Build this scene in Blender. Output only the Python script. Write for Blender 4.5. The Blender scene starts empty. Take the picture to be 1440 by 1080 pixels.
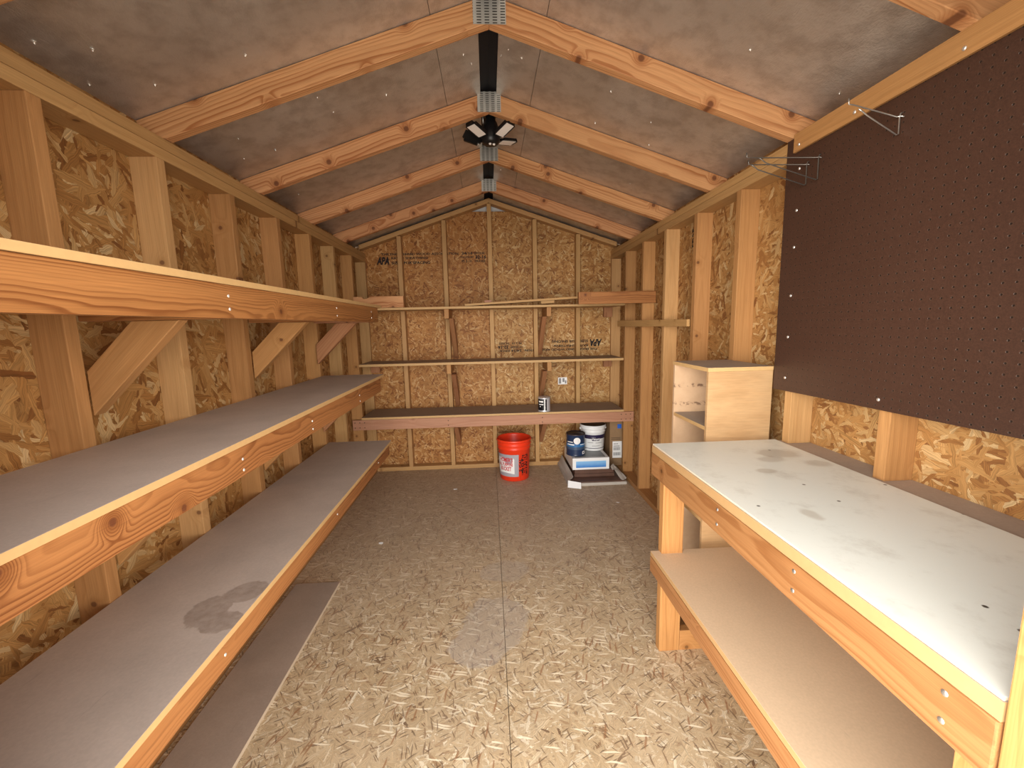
import bpy, bmesh, math, random
from mathutils import Matrix, Vector, Euler
random.seed(7)
SC = bpy.context.scene
COL = SC.collection
PI = math.pi
H = 1.364            # eye height
# ------------------------------------------------------------------ node helpers
def srgb(r, g, b):
    f = lambda c: (c/12.92 if c <= .04045 else ((c+.055)/1.055)**2.4)
    return (f(r/255), f(g/255), f(b/255), 1)
class NB:
    """small node-tree builder"""
    def __init__(s, name):
        s.m = bpy.data.materials.new(name); s.m.use_nodes = True
        s.t = s.m.node_tree; s.t.nodes.clear()
        s.out = s.n('ShaderNodeOutputMaterial'); s.b = s.n('ShaderNodeBsdfPrincipled')
        s.t.links.new(s.b.outputs[0], s.out.inputs[0])
    def n(s, ty, **kw):
        o = s.t.nodes.new(ty)
        for k, v in kw.items(): setattr(o, k, v)
        return o
    def put(s, sock, v):
        if v is None: return
        if isinstance(v, bpy.types.NodeSocket): s.t.links.new(v, sock)
        else:
            if sock.type == 'RGBA' and len(v) == 3: v = (*v, 1)
            sock.default_value = v
    def set(s, **kw):
        names = dict(col='Base Color', rough='Roughness', metal='Metallic', normal='Normal', spec='Specular IOR Level',
                     emit='Emission Color', estr='Emission Strength', alpha='Alpha', coat='Coat Weight', trans='Transmission Weight')
        for k, v in kw.items(): s.put(s.b.inputs[names[k]], v)
    def math(s, op, a, b=None, c=None, clamp=False):
        o = s.n('ShaderNodeMath', operation=op, use_clamp=clamp)
        for i, v in enumerate((a, b, c)): s.put(o.inputs[i], v)
        return o.outputs[0]
    def vec(s, op, a, b=None):
        o = s.n('ShaderNodeVectorMath', operation=op)
        s.put(o.inputs[0], a); s.put(o.inputs[1], b)
        return o.outputs[0]
    def xyz(s, x=0., y=0., z=0.):
        o = s.n('ShaderNodeCombineXYZ')
        for i, v in enumerate((x, y, z)): s.put(o.inputs[i], v)
        return o.outputs[0]
    def sep(s, v):
        o = s.n('ShaderNodeSeparateXYZ'); s.put(o.inputs[0], v); return o.outputs
    def obj(s): return s.n('ShaderNodeTexCoord').outputs['Object']
    def rnd(s): return s.n('ShaderNodeObjectInfo').outputs['Random']
    def noise(s, v, scale=1., detail=2., rough=.5, dim='3D'):
        o = s.n('ShaderNodeTexNoise', noise_dimensions=dim)
        s.put(o.inputs['Vector'], v); s.put(o.inputs['Scale'], scale); s.put(o.inputs['Detail'], detail); s.put(o.inputs['Roughness'], rough)
        return o.outputs[0]
    def voro(s, v, scale=1., dim='2D', rnd=1.):
        o = s.n('ShaderNodeTexVoronoi', voronoi_dimensions=dim)
        s.put(o.inputs['Vector'], v); s.put(o.inputs['Scale'], scale); s.put(o.inputs['Randomness'], rnd)
        return o.outputs
    def ramp(s, f, stops, interp='LINEAR'):
        o = s.n('ShaderNodeValToRGB'); o.color_ramp.interpolation = interp
        e = o.color_ramp.elements
        while len(e) < len(stops): e.new(.5)
        for i, (p, c) in enumerate(stops):
            e[i].position = p
            e[i].color = (c, c, c, 1) if isinstance(c, (int, float)) else ((*c, 1) if len(c) == 3 else c)
        s.put(o.inputs[0], f); return o.outputs[0]
    def smooth(s, f, a, b, lo=0., hi=1.):
        o = s.n('ShaderNodeMapRange', interpolation_type='SMOOTHSTEP')
        for i, v in enumerate((f, a, b, lo, hi)): s.put(o.inputs[i], v)
        return o.outputs[0]
    def mix(s, f, a, b, mode='MIX'):
        o = s.n('ShaderNodeMix', data_type='RGBA', blend_type=mode)
        s.put(o.inputs[0], f); s.put(o.inputs[6], a); s.put(o.inputs[7], b)
        return o.outputs[2]
    def bump(s, h, strength=.3, dist=.002):
        o = s.n('ShaderNodeBump'); s.put(o.inputs['Strength'], strength); s.put(o.inputs['Distance'], dist); s.put(o.inputs['Height'], h)
        return o.outputs[0]

MAT = {}
def plain(name, col, rough=.5, metal=0., spec=.4, noise=0., nscale=30.):
    b = NB(name)
    c = col
    if noise:
        f = b.noise(b.obj(), nscale, 3.)
        c = b.mix(f, tuple(x*(1-noise) for x in col[:3]), tuple(min(1, x*(1+noise)) for x in col[:3]))
    b.set(col=c, rough=rough, metal=metal, spec=spec); MAT[name] = b.m; return b.m

def wood(name, base, dark, freq=120., ringmix=.75, knots=.55, tint=.16, knotcol=None, wav=.05, rough=.55, edge_dirt=0., ksize=1.):
    """sawn timber: growth rings round a pith lying off the board, knots, fine grain (length along local x)"""
    b = NB(name)
    P = b.obj(); r = b.rnd(); x, y, z = b.sep(P)
    xo = b.math('ADD', x, b.math('MULTIPLY', r, 71.))
    y0 = b.math('MULTIPLY', b.math('SUBTRACT', b.math('FRACT', b.math('MULTIPLY', r, 17.3)), .5), .13)
    z0 = b.math('ADD', .035, b.math('MULTIPLY', b.math('FRACT', b.math('MULTIPLY', r, 29.7)), .09))
    n1 = b.noise(b.xyz(b.math('MULTIPLY', xo, 1.3), b.math('MULTIPLY', y, 3.), b.math('MULTIPLY', z, 3.)), 1., 2.)
    n2 = b.noise(b.xyz(b.math('MULTIPLY', xo, 5.), b.math('MULTIPLY', y, 14.), b.math('MULTIPLY', z, 14.)), 1., 2.)
    kv = b.voro(b.xyz(xo, b.math('ADD', y, b.math('MULTIPLY', r, 9.)), 0.), 5.2, '2D')
    kd = kv['Distance']; kc = b.sep(kv['Color'])[0]
    sel = b.math('GREATER_THAN', kc, 1-knots)
    near = b.math('MULTIPLY', b.smooth(kd, .0, .32, 1., 0.), sel)
    dy = b.math('SUBTRACT', y, y0); dz = b.math('ADD', z, z0)
    R = b.math('SQRT', b.math('ADD', b.math('MULTIPLY', dy, dy), b.math('MULTIPLY', dz, dz)))
    R = b.math('ADD', R, b.math('MULTIPLY', b.math('SUBTRACT', n1, .5), wav))
    R = b.math('ADD', R, b.math('MULTIPLY', b.math('SUBTRACT', n2, .5), .010))
    R = b.math('ADD', R, b.math('MULTIPLY', b.math('MULTIPLY', near, near), .032))
    s = b.math('FRACT', b.math('MULTIPLY', R, freq))
    ring = b.ramp(s, [(0, .05), (.45, .18), (.82, 1.), (.93, .9), (1, .05)])
    band = b.noise(b.xyz(b.math('MULTIPLY', xo, .7), b.math('MULTIPLY', R, 45.), 0.), 1., 2.)
    g = b.noise(b.xyz(b.math('MULTIPLY', xo, 9.), b.math('MULTIPLY', y, 380.), b.math('MULTIPLY', z, 380.)), 1., 2.)
    amt = b.math('MULTIPLY', ring, b.smooth(band, .3, .68, .25*ringmix, ringmix))
    c = b.mix(amt, base, dark)
    c = b.mix(b.smooth(band, .35, .75, 0., .25), c, dark)
    kdark = knotcol or tuple(v*.45 for v in dark[:3])
    halo = b.math('MULTIPLY', b.smooth(kd, .05*ksize, .15*ksize, .6, 0.), sel)
    core = b.math('MULTIPLY', b.smooth(kd, .028*ksize, .055*ksize, .85, 0.), sel)
    c = b.mix(halo, c, dark); c = b.mix(core, c, kdark)
    c = b.mix(1., c, b.ramp(g, [(.25, .84), (.75, 1.08)]), 'MULTIPLY')
    v = b.math('ADD', 1-tint/2, b.math('MULTIPLY', b.math('FRACT', b.math('MULTIPLY', r, 53.1)), tint))
    c = b.mix(1., c, b.xyz(v, b.math('MULTIPLY', v, b.math('ADD', .97, b.math('MULTIPLY', r, .05))), v), 'MULTIPLY')
    if edge_dirt:
        d = b.noise(b.xyz(b.math('MULTIPLY', xo, 3.), b.math('MULTIPLY', y, 9.), b.math('MULTIPLY', z, 9.)), 1., 4., .65)
        c = b.mix(b.smooth(d, .5, .75, 0., edge_dirt), c, tuple(v*.5 for v in base[:3]))
    b.set(col=c, rough=rough, spec=.25, normal=b.bump(b.math('ADD', ring, g), .12, .0015))
    MAT[name] = b.m; return b.m

def osb(name, plane, pal, along=9., across=40., layers=5, grain=.25, film=None, seed=0., stain=None, bumpy=.25, rough=.6):
    """strand board: several layers of long flakes lying at different angles, the topmost flake wins"""
    b = NB(name)
    X, Y, Z = b.sep(b.obj())
    u, v = {'xy': (X, Y), 'xz': (X, Z), 'yz': (Y, Z)}[plane]
    P = b.xyz(u, v, 0.)
    wob = b.noise(P, 38., 2.)
    wob = b.math('MULTIPLY', b.math('SUBTRACT', wob, .5), .012)
    cr = cp = cg = None
    angs = [12., 68., 118., 158., 92., 38., 140.]
    for i in range(layers):
        a = math.radians(angs[i]+seed*13); ca, sa = math.cos(a), math.sin(a)
        k = (1., .8, 1.35, .65, 1.1, .9, 1.5)[i]
        pu = b.math('ADD', b.math('MULTIPLY', u, ca), b.math('MULTIPLY', v, sa))
        pv = b.math('ADD', b.math('MULTIPLY', u, -sa), b.math('MULTIPLY', v, ca))
        pv = b.math('ADD', pv, wob)
        q = b.xyz(b.math('MULTIPLY_ADD', pu, along*k, 3.7*i+seed), b.math('MULTIPLY_ADD', pv, across*k, 1.9*i), 0.)
        o = b.voro(q, 1., '2D')
        rr, pp, _ = b.sep(o['Color'])
        gg = b.noise(b.vec('MULTIPLY', q, (.8, 9., 1.)), 1., 2., .6, '2D')
        # flakes thin out to their rims, so a neighbour on another layer shows there
        pp = b.math('SUBTRACT', pp, b.math('MULTIPLY', o['Distance'], .55))
        if cr is None: cr, cp, cg = rr, pp, gg
        else:
            m = b.math('GREATER_THAN', pp, cp)
            mixf = lambda A, B: b.math('ADD', A, b.math('MULTIPLY', m, b.math('SUBTRACT', B, A)))
            cr, cg = mixf(cr, rr), mixf(cg, gg); cp = b.math('MAXIMUM', cp, pp)
    c = b.ramp(cr, pal)
    c = b.mix(1., c, b.ramp(cg, [(.2, 1-grain), (.8, 1+grain*.5)]), 'MULTIPLY')
    c = b.mix(b.smooth(cp, .2, .5, .42, 0.), c, tuple(x*.4 for x in pal[0][1][:3]))
    big = b.noise(P, 1.7, 3., .6)
    c = b.mix(1., c, b.ramp(big, [(.3, .86), (.7, 1.1)]), 'MULTIPLY')
    if film:
        fc, lo, hi = film
        fn = b.noise(P, 3.1, 6., .65)
        c = b.mix(b.smooth(fn, .3, .7, lo, hi), c, fc)
    if stain: c = stain(b, u, v, P, c)
    b.set(col=c, rough=rough, spec=.3, normal=b.bump(b.math('ADD', cr, b.math('MULTIPLY', cg, .4)), bumpy, .003))
    MAT[name] = b.m; return b.m

def blob(b, u, v, P, cx, cy, rx, ry, soft=.12, wob=.55, nscale=9.):
    """soft-edged irregular spot, 1 inside"""
    n = b.noise(P, nscale, 4., .6)
    du = b.math('DIVIDE', b.math('SUBTRACT', u, cx), rx); dv = b.math('DIVIDE', b.math('SUBTRACT', v, cy), ry)
    d = b.math('SQRT', b.math('ADD', b.math('MULTIPLY', du, du), b.math('MULTIPLY', dv, dv)))
    d = b.math('ADD', d, b.math('MULTIPLY', b.math('SUBTRACT', n, .5), wob*2))
    return b.smooth(d, 1-soft, 1+soft, 1., 0.)

# ------------------------------------------------------------------ materials
wood('pine_stud', (.42, .215, .080), (.31, .142, .047), freq=70., ringmix=.5, knots=.42, knotcol=(.13, .05, .02))
wood('pine_pale', (.51, .30, .125), (.39, .205, .075), freq=80., ringmix=.5, knots=.55, knotcol=(.16, .07, .03))
wood('fir_rafter', (.60, .315, .145), (.34, .125, .043), freq=105., ringmix=1., knots=.9, ksize=1.5, knotcol=(.13, .045, .02))
wood('fir_beam', (.37, .16, .053), (.17, .056, .015), freq=250., ringmix=1., knots=.35, wav=.035, knotcol=(.11, .035, .015))
wood('fir_bench', (.31, .145, .055), (.19, .07, .02), freq=120., ringmix=.9, knots=.45, wav=.035)  # beam wood with a darkened colour, toning down doorway light on the bench
wood('fir_red', (.42, .215, .135), (.29, .12, .065), freq=100., ringmix=.55, knots=.4)
wood('fir_brown', (.40, .19, .09), (.24, .09, .035), freq=100., ringmix=.6, knots=.4)
wood('fir_leg', (.44, .215, .075), (.30, .125, .036), freq=90., ringmix=.6, knots=.6, edge_dirt=.35)
OSBP = [(0., (.24, .095, .026)), (.15, (.36, .165, .048)), (.35, (.45, .23, .074)), (.68, (.52, .285, .10)), (.86, (.58, .36, .15)), (1., (.70, .50, .26))]
def back_sheets(b, u, v, P, c):
    # two sheets meet behind the middle stud; the left one is browner stock, both darker towards the top
    left = b.math('LESS_THAN', u, 0.)
    c = b.mix(left, c, b.mix(1., c, (.92, .80, .70), 'MULTIPLY'))
    return b.mix(b.smooth(v, 1.45, 1.60, 0., .8), c, b.mix(1., c, (.90, .84, .76), 'MULTIPLY'))
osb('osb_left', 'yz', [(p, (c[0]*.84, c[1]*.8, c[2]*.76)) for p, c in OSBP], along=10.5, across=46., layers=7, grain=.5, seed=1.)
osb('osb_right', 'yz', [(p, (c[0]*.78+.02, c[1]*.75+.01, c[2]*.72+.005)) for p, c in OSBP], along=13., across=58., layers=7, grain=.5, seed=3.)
osb('osb_back', 'xz', OSBP, along=17., across=72., layers=7, grain=.45, seed=2., stain=back_sheets)
def floor_stain(b, u, v, P, c):
    # loose-looking thin splinters, dark and rust coloured
    wb_ = b.math('MULTIPLY', b.noise(P, 6., 2.), .05)
    for a, sc, th, col in ((.5, 1., .90, (.10, .055, .03)), (1.25, .6, .92, (.30, .14, .06)), (2.2, 1.25, .91, (.13, .075, .04)), (2.95, .62, .90, (.95, .84, .64)), (1.75, .8, .93, (.16, .09, .05))):
        ca, sa = math.cos(a), math.sin(a)
        q = b.xyz(b.math('MULTIPLY', b.math('ADD', b.math('MULTIPLY', u, ca), b.math('MULTIPLY', v, sa)), 17*sc),
                  b.math('MULTIPLY', b.math('ADD', wb_, b.math('ADD', b.math('MULTIPLY', u, -sa), b.math('MULTIPLY', v, ca))), 150*sc), 0.)
        o = b.voro(q, 1., '2D')
        m = b.math('MULTIPLY', b.smooth(o['Distance'], .22, .38, .75, 0.), b.math('GREATER_THAN', b.sep(o['Color'])[0], th))
        c = b.mix(m, c, col)
    m = b.math('MAXIMUM', blob(b, u, v, P, -.03, 1.80, .15, .19, .05, .45, 8.), blob(b, u, v, P, -.12, 1.66, .12, .14, .05, .5, 9.))
    m2 = blob(b, u, v, P, .02, 2.2, .13, .10, .1, .6, 9.)
    m = b.math('MAXIMUM', m, b.math('MULTIPLY', m2, .8))
    c = b.mix(b.math('MULTIPLY', m, .42), c, (.44, .40, .37))
    # trodden grey dirt, thickest in the walkway's far half
    dn = b.noise(P, 1.2, 5., .65)
    far = b.smooth(b.math('ADD', v, b.math('MULTIPLY', b.math('SUBTRACT', dn, .5), 1.6)), 1.4, 3.0, .03, .5)
    return b.mix(far, c, (.45, .36, .29))
osb('osb_floor', 'xy', [(0., (.16, .08, .035)), (.035, (.38, .225, .11)), (.12, (.56, .40, .225)), (.70, (.63, .47, .28)), (.86, (.72, .57, .37)), (1., (.95, .83, .62))],
    along=15., across=110., layers=7, grain=.7, film=((.66, .525, .37), .05, .32), seed=5., stain=floor_stain, bumpy=.12, rough=.5)

def mdf_top(name, col, stain=None, dust=.22):
    b = NB(name); P = b.obj(); X, Y, Z = b.sep(P)
    n = b.noise(P, 5., 5., .65); n2 = b.noise(P, 160., 2.)
    c = b.mix(n, tuple(x*(1-dust) for x in col), tuple(x*(1+dust) for x in col))
    c = b.mix(1., c, b.ramp(n2, [(.3, .955), (.7, 1.035)]), 'MULTIPLY')
    s = b.noise(b.xyz(b.math('MULTIPLY', X, 60.), b.math('MULTIPLY', Y, 4.), 0.), 1., 3., .7)
    c = b.mix(b.smooth(s, .66, .74, 0., .35), c, tuple(x*.55 for x in col))
    if stain: c = stain(b, X, Y, P, c)
    b.set(col=c, rough=.55, spec=.3); MAT[name] = b.m
def stain_low(b, u, v, P, c):
    m = b.math('MAXIMUM', b.math('MAXIMUM', blob(b, u, v, P, -.825, 1.11, .055, .07, .07, .6, 16.), blob(b, u, v, P, -.755, 1.06, .05, .045, .07, .6, 18.)), blob(b, u, v, P, -.765, 1.19, .055, .05, .07, .5, 15.))
    n = b.noise(P, 30., 4., .7)
    c = b.mix(b.math('MULTIPLY', m, b.smooth(n, .3, .7, .35, .65)), c, (.20, .14, .105))
    return c
def stain_bench(b, u, v, P, c):
    n = b.noise(P, 11., 6., .7)
    c = b.mix(b.smooth(n, .5, .75, 0., .35), c, (.38, .34, .28))
    for (x, y, rx, ry, a) in ((1.0, 1.42, .07, .05, .45), (.93, 1.36, .05, .03, .35), (.84, 1.25, .03, .02, .4), (1.05, 1.3, .04, .03, .35), (.75, .95, .02, .03, .4)):
        m = blob(b, u, v, P, x, y, rx, ry, .3, .6, 22.)
        c = b.mix(b.math('MULTIPLY', m, a), c, (.33, .25, .17))
    k = b.voro(P, 9., '2D'); kk = b.math('MULTIPLY', b.smooth(k['Distance'], .025, .05, 1., 0.), b.math('GREATER_THAN', b.sep(k['Color'])[0], .84))
    return b.mix(kk, c, (.06, .05, .04))
mdf_top('mdf_dusty', (.50, .425, .38))
mdf_top('mdf_dusty_stained', (.49, .41, .36), stain_low)
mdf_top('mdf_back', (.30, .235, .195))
mdf_top('mdf_tan', (.62, .45, .295), dust=.1)
mdf_top('mdf_grey_board', (.37, .29, .235))
mdf_top('cabinet_top', (.34, .28, .235), dust=.15)
plain('mdf_edge', (.52, .325, .142), .6, noise=.08, nscale=60.)
plain('bench_edge', (.36, .215, .095), .6, noise=.08, nscale=60.)  # mdf_edge with its colour lowered to offset the bright doorway light
plain('mdf_under', (.45, .29, .15), .7, noise=.12)
plain('board_edge', (.56, .45, .33), .6, noise=.1, nscale=60.)
b = NB('white_sheet'); P = b.obj(); X, Y, Z = b.sep(P)
b.set(col=stain_bench(b, X, Y, P, (.74, .745, .68, 1)), rough=.38, spec=.45); MAT['white_sheet'] = b.m
b = NB('cabinet_ply'); P = b.obj(); X, Y, Z = b.sep(P)
n = b.noise(b.vec('MULTIPLY', P, (3., 3., 9.)), 1.6, 5., .6); n2 = b.noise(b.vec('MULTIPLY', P, (14., 14., 150.)), 1., 3.)
c = b.mix(b.smooth(n, .35, .7), (.48, .30, .15), (.43, .255, .12)); c = b.mix(1., c, b.ramp(n2, [(.3, .9), (.7, 1.06)]), 'MULTIPLY')
kv = b.voro(b.vec('MULTIPLY', P, (1., 1., 1.2)), 8., '3D')
c = b.mix(b.math('MULTIPLY', b.smooth(kv['Distance'], .05, .15, .6, 0.), b.math('GREATER_THAN', b.sep(kv['Color'])[0], .72)), c, (.28, .14, .06))
b.set(col=c, rough=.5); MAT['cabinet_ply'] = b.m
b = NB('cabinet_inside'); P = b.obj(); X, Y, Z = b.sep(P)
n = b.noise(P, 26., 4., .7); c = b.mix(n, (.56, .38, .24), (.44, .28, .16))
for zz in (1.055, .965):                       # rows of dark splotches along old shelf lines
    d = b.math('ABSOLUTE', b.math('SUBTRACT', Z, zz))
    c = b.mix(b.math('MULTIPLY', b.smooth(d, .002, .014, 1., 0.), b.smooth(b.noise(P, 55., 2.), .46, .6, 0., .85)), c, (.12, .055, .03))
b.set(col=c, rough=.6); MAT['cabinet_inside'] = b.m
# pegboard with a one-inch grid of holes
b = NB('pegboard'); P = b.obj(); X, Y, Z = b.sep(P)
fy = b.math('SUBTRACT', b.math('FRACT', b.math('DIVIDE', b.math('ADD', Y, 5.), .0254)), .5); fz = b.math('SUBTRACT', b.math('FRACT', b.math('DIVIDE', b.math('ADD', Z, 5.007), .0254)), .5)
d = b.math('SQRT', b.math('ADD', b.math('MULTIPLY', fy, fy), b.math('MULTIPLY', fz, fz)))
hole = b.smooth(d, .09, .125, 1., 0.); rim = b.math('MULTIPLY', b.smooth(d, .11, .17, 1., 0.), b.smooth(d, .10, .13, 0., 1.))
n = b.noise(P, 3., 4., .6); n2 = b.noise(P, 300., 2.)
c = b.mix(n, (.044, .0195, .0125), (.055, .026, .017)); c = b.mix(1., c, b.ramp(n2, [(.3, .8), (.7, 1.2)]), 'MULTIPLY')
c = b.mix(b.math('MULTIPLY', rim, .25), c, (.2, .12, .08)); c = b.mix(b.math('MULTIPLY', hole, .85), c, (.012, .007, .005))
b.set(col=c, rough=.42, spec=.38, normal=b.bump(b.math('SUBTRACT', b.math('MULTIPLY', n2, .15), hole), .5, .002)); MAT['pegboard'] = b.m
# roof sheathing with a foil facing
b = NB('roof_foil'); P = b.obj(); X, Y, Z = b.sep(P)
n = b.noise(P, 2.6, 6., .62); n2 = b.noise(b.vec('MULTIPLY', P, (260., 110., 260.)), 1., 3., .6); n3 = b.noise(P, 14., 4., .6)
c = b.mix(n, (.48, .44, .395), (.80, .75, .70)); c = b.mix(b.smooth(n3, .38, .72, 0., .5), c, (.34, .285, .24))
b.set(col=c, rough=b.smooth(n, .3, .7, .36, .5), metal=.72, normal=b.bump(b.math('ADD', n2, b.math('MULTIPLY', n3, 1.6)), .5, .004)); MAT['roof_foil'] = b.m
# galvanised truss plate with punched slots
b = NB('galvanised_plate'); P = b.obj(); X, Y, Z = b.sep(P)
fx = b.math('SUBTRACT', b.math('FRACT', b.math('DIVIDE', b.math('ADD', X, 5.), .0275)), .5)
fz = b.math('SUBTRACT', b.math('FRACT', b.math('DIVIDE', b.math('ADD', Z, 5.), .0088)), .5)
slot = b.math('MULTIPLY', b.smooth(b.math('ABSOLUTE', fx), .26, .32, 1., 0.), b.smooth(b.math('ABSOLUTE', fz), .16, .24, 1., 0.))
n = b.noise(P, 40., 3.)
c = b.mix(n, (.42, .42, .40), (.56, .56, .53)); c = b.mix(slot, c, (.05, .045, .04))
b.set(col=c, rough=.45, metal=.55); MAT['galvanised_plate'] = b.m
plain('black_felt', (.006, .006, .008), .7)
plain('pale_siding', (.62, .62, .62), .7)
plain('galv_wire', (.55, .53, .50), .35, .9)
plain('wire_dark', (.17, .155, .14), .4, .8)
plain('screw_zinc', (.80, .78, .74), .3, .8)
plain('nail_shiny', (.95, .93, .88), .25, .6)
plain('nail_dark', (.07, .04, .025), .6)
plain('stamp_ink', (.012, .010, .012), .8)
plain('bucket_orange', (.80, .045, .012), .38, spec=.5)
plain('label_grey', (.36, .35, .39), .5)
plain('label_white', (.80, .80, .80), .5)
plain('label_red', (.55, .02, .03), .5)
plain('print_black', (.02, .012, .012), .6)
plain('print_grey', (.25, .25, .26), .6)
plain('can_metal', (.74, .75, .80), .38, .55)
plain('can_black', (.010, .010, .013), .3)
plain('can_white', (.86, .86, .86), .35)
plain('paint_blue_dark', (.018, .035, .085), .3)
plain('paint_blue', (.035, .15, .36), .3)
plain('paint_blue_mid', (.05, .085, .15), .35)
plain('pail_white', (.82, .83, .84), .3)
plain('pail_navy', (.022, .016, .06), .35)
plain('lid_dark', (.05, .035, .035), .4)
plain('cardboard', (.27, .165, .085), .75, noise=.1)
plain('cardboard_grey', (.46, .42, .38), .7, noise=.1)
plain('blue_tape', (.02, .12, .55), .5)
plain('plank_brown', (.115, .058, .040), .45, noise=.3, nscale=14.)
b = NB('box_blue_print'); P = b.obj(); X, Y, Z = b.sep(P)
c = b.mix(b.smooth(b.math('ADD', Z, b.math('MULTIPLY', b.noise(P, 12., 3.), .03)), .125, .19), (.03, .19, .60), (.24, .50, .82))
b.set(col=c, rough=.35); MAT['box_blue_print'] = b.m
plain('box_grey_print', (.22, .24, .25), .3, noise=.25, nscale=9.)
plain('lamp_black', (.008, .008, .009), .35)
b = NB('lamp_diffuser'); b.set(col=(.85, .80, .76, 1), rough=.3, spec=.5); MAT['lamp_diffuser'] = b.m
plain('paper', (.85, .86, .88), .6)

# ------------------------------------------------------------------ object helpers
WM = {}
def link(name, me, mats, parent=None, W=None, **props):
    o = bpy.data.objects.new(name, me); COL.objects.link(o)
    for m in (mats if isinstance(mats, (list, tuple)) else [mats]): me.materials.append(MAT[m])
    W = W or Matrix.Identity(4)
    WM[o.name] = W
    if parent: o.parent = parent; o.matrix_basis = WM[parent.name].inverted() @ W
    else: o.matrix_basis = W
    for k, v in props.items(): o[k] = v
    return o
def thing(name, label, cat, loc=(0, 0, 0), group=None, kind=None, parent=None):
    o = bpy.data.objects.new(name, None); COL.objects.link(o); o.empty_display_size = .1
    W = Matrix.Translation(loc); WM[o.name] = W
    if parent: o.parent = parent; o.matrix_basis = WM[parent.name].inverted() @ W
    else: o.matrix_basis = W
    if label: o['label'] = label
    if cat: o['category'] = cat
    if group: o['group'] = group
    if kind: o['kind'] = kind
    return o
def tag(o, label, cat, group=None):
    o['label'] = label; o['category'] = cat
    if group: o['group'] = group
    return o
def finish(bm, name, smooth=False):
    me = bpy.data.meshes.new(name)
    bmesh.ops.recalc_face_normals(bm, faces=bm.faces); bm.to_mesh(me); bm.free()
    if smooth: me.shade_smooth() if hasattr(me, 'shade_smooth') else None
    return me
def add_box(bm, lo, hi, mi=0):
    x0, y0, z0 = lo; x1, y1, z1 = hi
    v = [bm.verts.new(p) for p in ((x0,y0,z0),(x1,y0,z0),(x1,y1,z0),(x0,y1,z0),(x0,y0,z1),(x1,y0,z1),(x1,y1,z1),(x0,y1,z1))]
    fs = []
    for q in ((0,3,2,1),(4,5,6,7),(0,1,5,4),(1,2,6,5),(2,3,7,6),(3,0,4,7)):
        f = bm.faces.new([v[i] for i in q]); f.material_index = mi; fs.append(f)
    return fs
def box(name, lo, hi, mat, parent=None, bev=0., topmat=None, origin=None, **props):
    """axis-aligned box given in world coordinates; object coordinates = world unless origin is given"""
    bm = bmesh.new(); off = Vector(origin or (0, 0, 0))
    add_box(bm, Vector(lo)-off, Vector(hi)-off)
    if bev: bmesh.ops.bevel(bm, geom=list(bm.edges), offset=bev, segments=2, affect='EDGES', profile=.6)
    mats = [mat]
    if topmat:
        mats.append(topmat); bm.normal_update()
        for f in bm.faces:
            if f.normal.z > .8: f.material_index = 1
    return link(name, finish(bm, name), mats, parent, Matrix.Translation(off), **props)
def board(name, c, L, Wd, T, xd, yd, mat, parent=None, bev=.0025, taper=1., **props):
    """timber: length along xd, width along yd, centred at c; local x runs along the grain"""
    xd = Vector(xd).normalized(); yd = Vector(yd).normalized(); zd = xd.cross(yd)
    bm = bmesh.new(); add_box(bm, (-L/2, -Wd/2, -T/2), (L/2, Wd/2, T/2))
    if taper != 1.:
        for v in bm.verts:
            if v.co.x > 0: v.co.y *= taper
    bmesh.ops.bevel(bm, geom=list(bm.edges), offset=bev, segments=2, affect='EDGES', profile=.6)
    W = Matrix((( xd.x, yd.x, zd.x, c[0]), (xd.y, yd.y, zd.y, c[1]), (xd.z, yd.z, zd.z, c[2]), (0, 0, 0, 1)))
    return link(name, finish(bm, name), mat, parent, W, **props)
def bx(name, lo, hi, mat, parent=None, **kw):
    """axis-aligned timber between two corners; the longest side is its grain, the second its width"""
    d = [(hi[i]-lo[i], i) for i in range(3)]; d.sort(reverse=True)
    ax = [Vector((1,0,0)), Vector((0,1,0)), Vector((0,0,1))]
    c = [(hi[i]+lo[i])/2 for i in range(3)]
    return board(name, c, d[0][0], d[1][0], d[2][0], ax[d[0][1]], ax[d[1][1]], mat, parent, **kw)
def prism(name, pts, T, org, xd, yd, mat, parent=None, bev=.002, **props):
    """polygon pts (world, planar) given as 3-D points, extruded by T along xd x yd, local x along the grain"""
    xd = Vector(xd).normalized(); yd = Vector(yd).normalized(); zd = xd.cross(yd)
    W = Matrix(((xd.x, yd.x, zd.x, org[0]), (xd.y, yd.y, zd.y, org[1]), (xd.z, yd.z, zd.z, org[2]), (0, 0, 0, 1)))
    inv = W.inverted(); bm = bmesh.new()
    a = [bm.verts.new(inv @ Vector(p)) for p in pts]
    f = bm.faces.new(a)
    r = bmesh.ops.extrude_face_region(bm, geom=[f])
    bmesh.ops.translate(bm, vec=(0, 0, T), verts=[g for g in r['geom'] if isinstance(g, bmesh.types.BMVert)])
    if bev: bmesh.ops.bevel(bm, geom=list(bm.edges), offset=bev, segments=1, affect='EDGES')
    return link(name, finish(bm, name), mat, parent, W, **props)
def lathe_bm(bm, prof, c=(0, 0, 0), seg=48, mis=None):
    rings = []
    for (r, z) in prof:
        if r < 1e-6: rings.append([bm.verts.new((c[0], c[1], c[2]+z))])
        else: rings.append([bm.verts.new((c[0]+r*math.cos(2*PI*i/seg), c[1]+r*math.sin(2*PI*i/seg), c[2]+z)) for i in range(seg)])
    for k in range(len(rings)-1):
        A, B = rings[k], rings[k+1]
        for i in range(seg):
            j = (i+1) % seg
            if len(A) == 1 and len(B) == 1: continue
            if len(A) == 1: f = bm.faces.new((A[0], B[j], B[i]))
            elif len(B) == 1: f = bm.faces.new((A[i], A[j], B[0]))
            else: f = bm.faces.new((A[i], A[j], B[j], B[i]))
            f.smooth = True
            if mis: f.material_index = mis[k]
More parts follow.
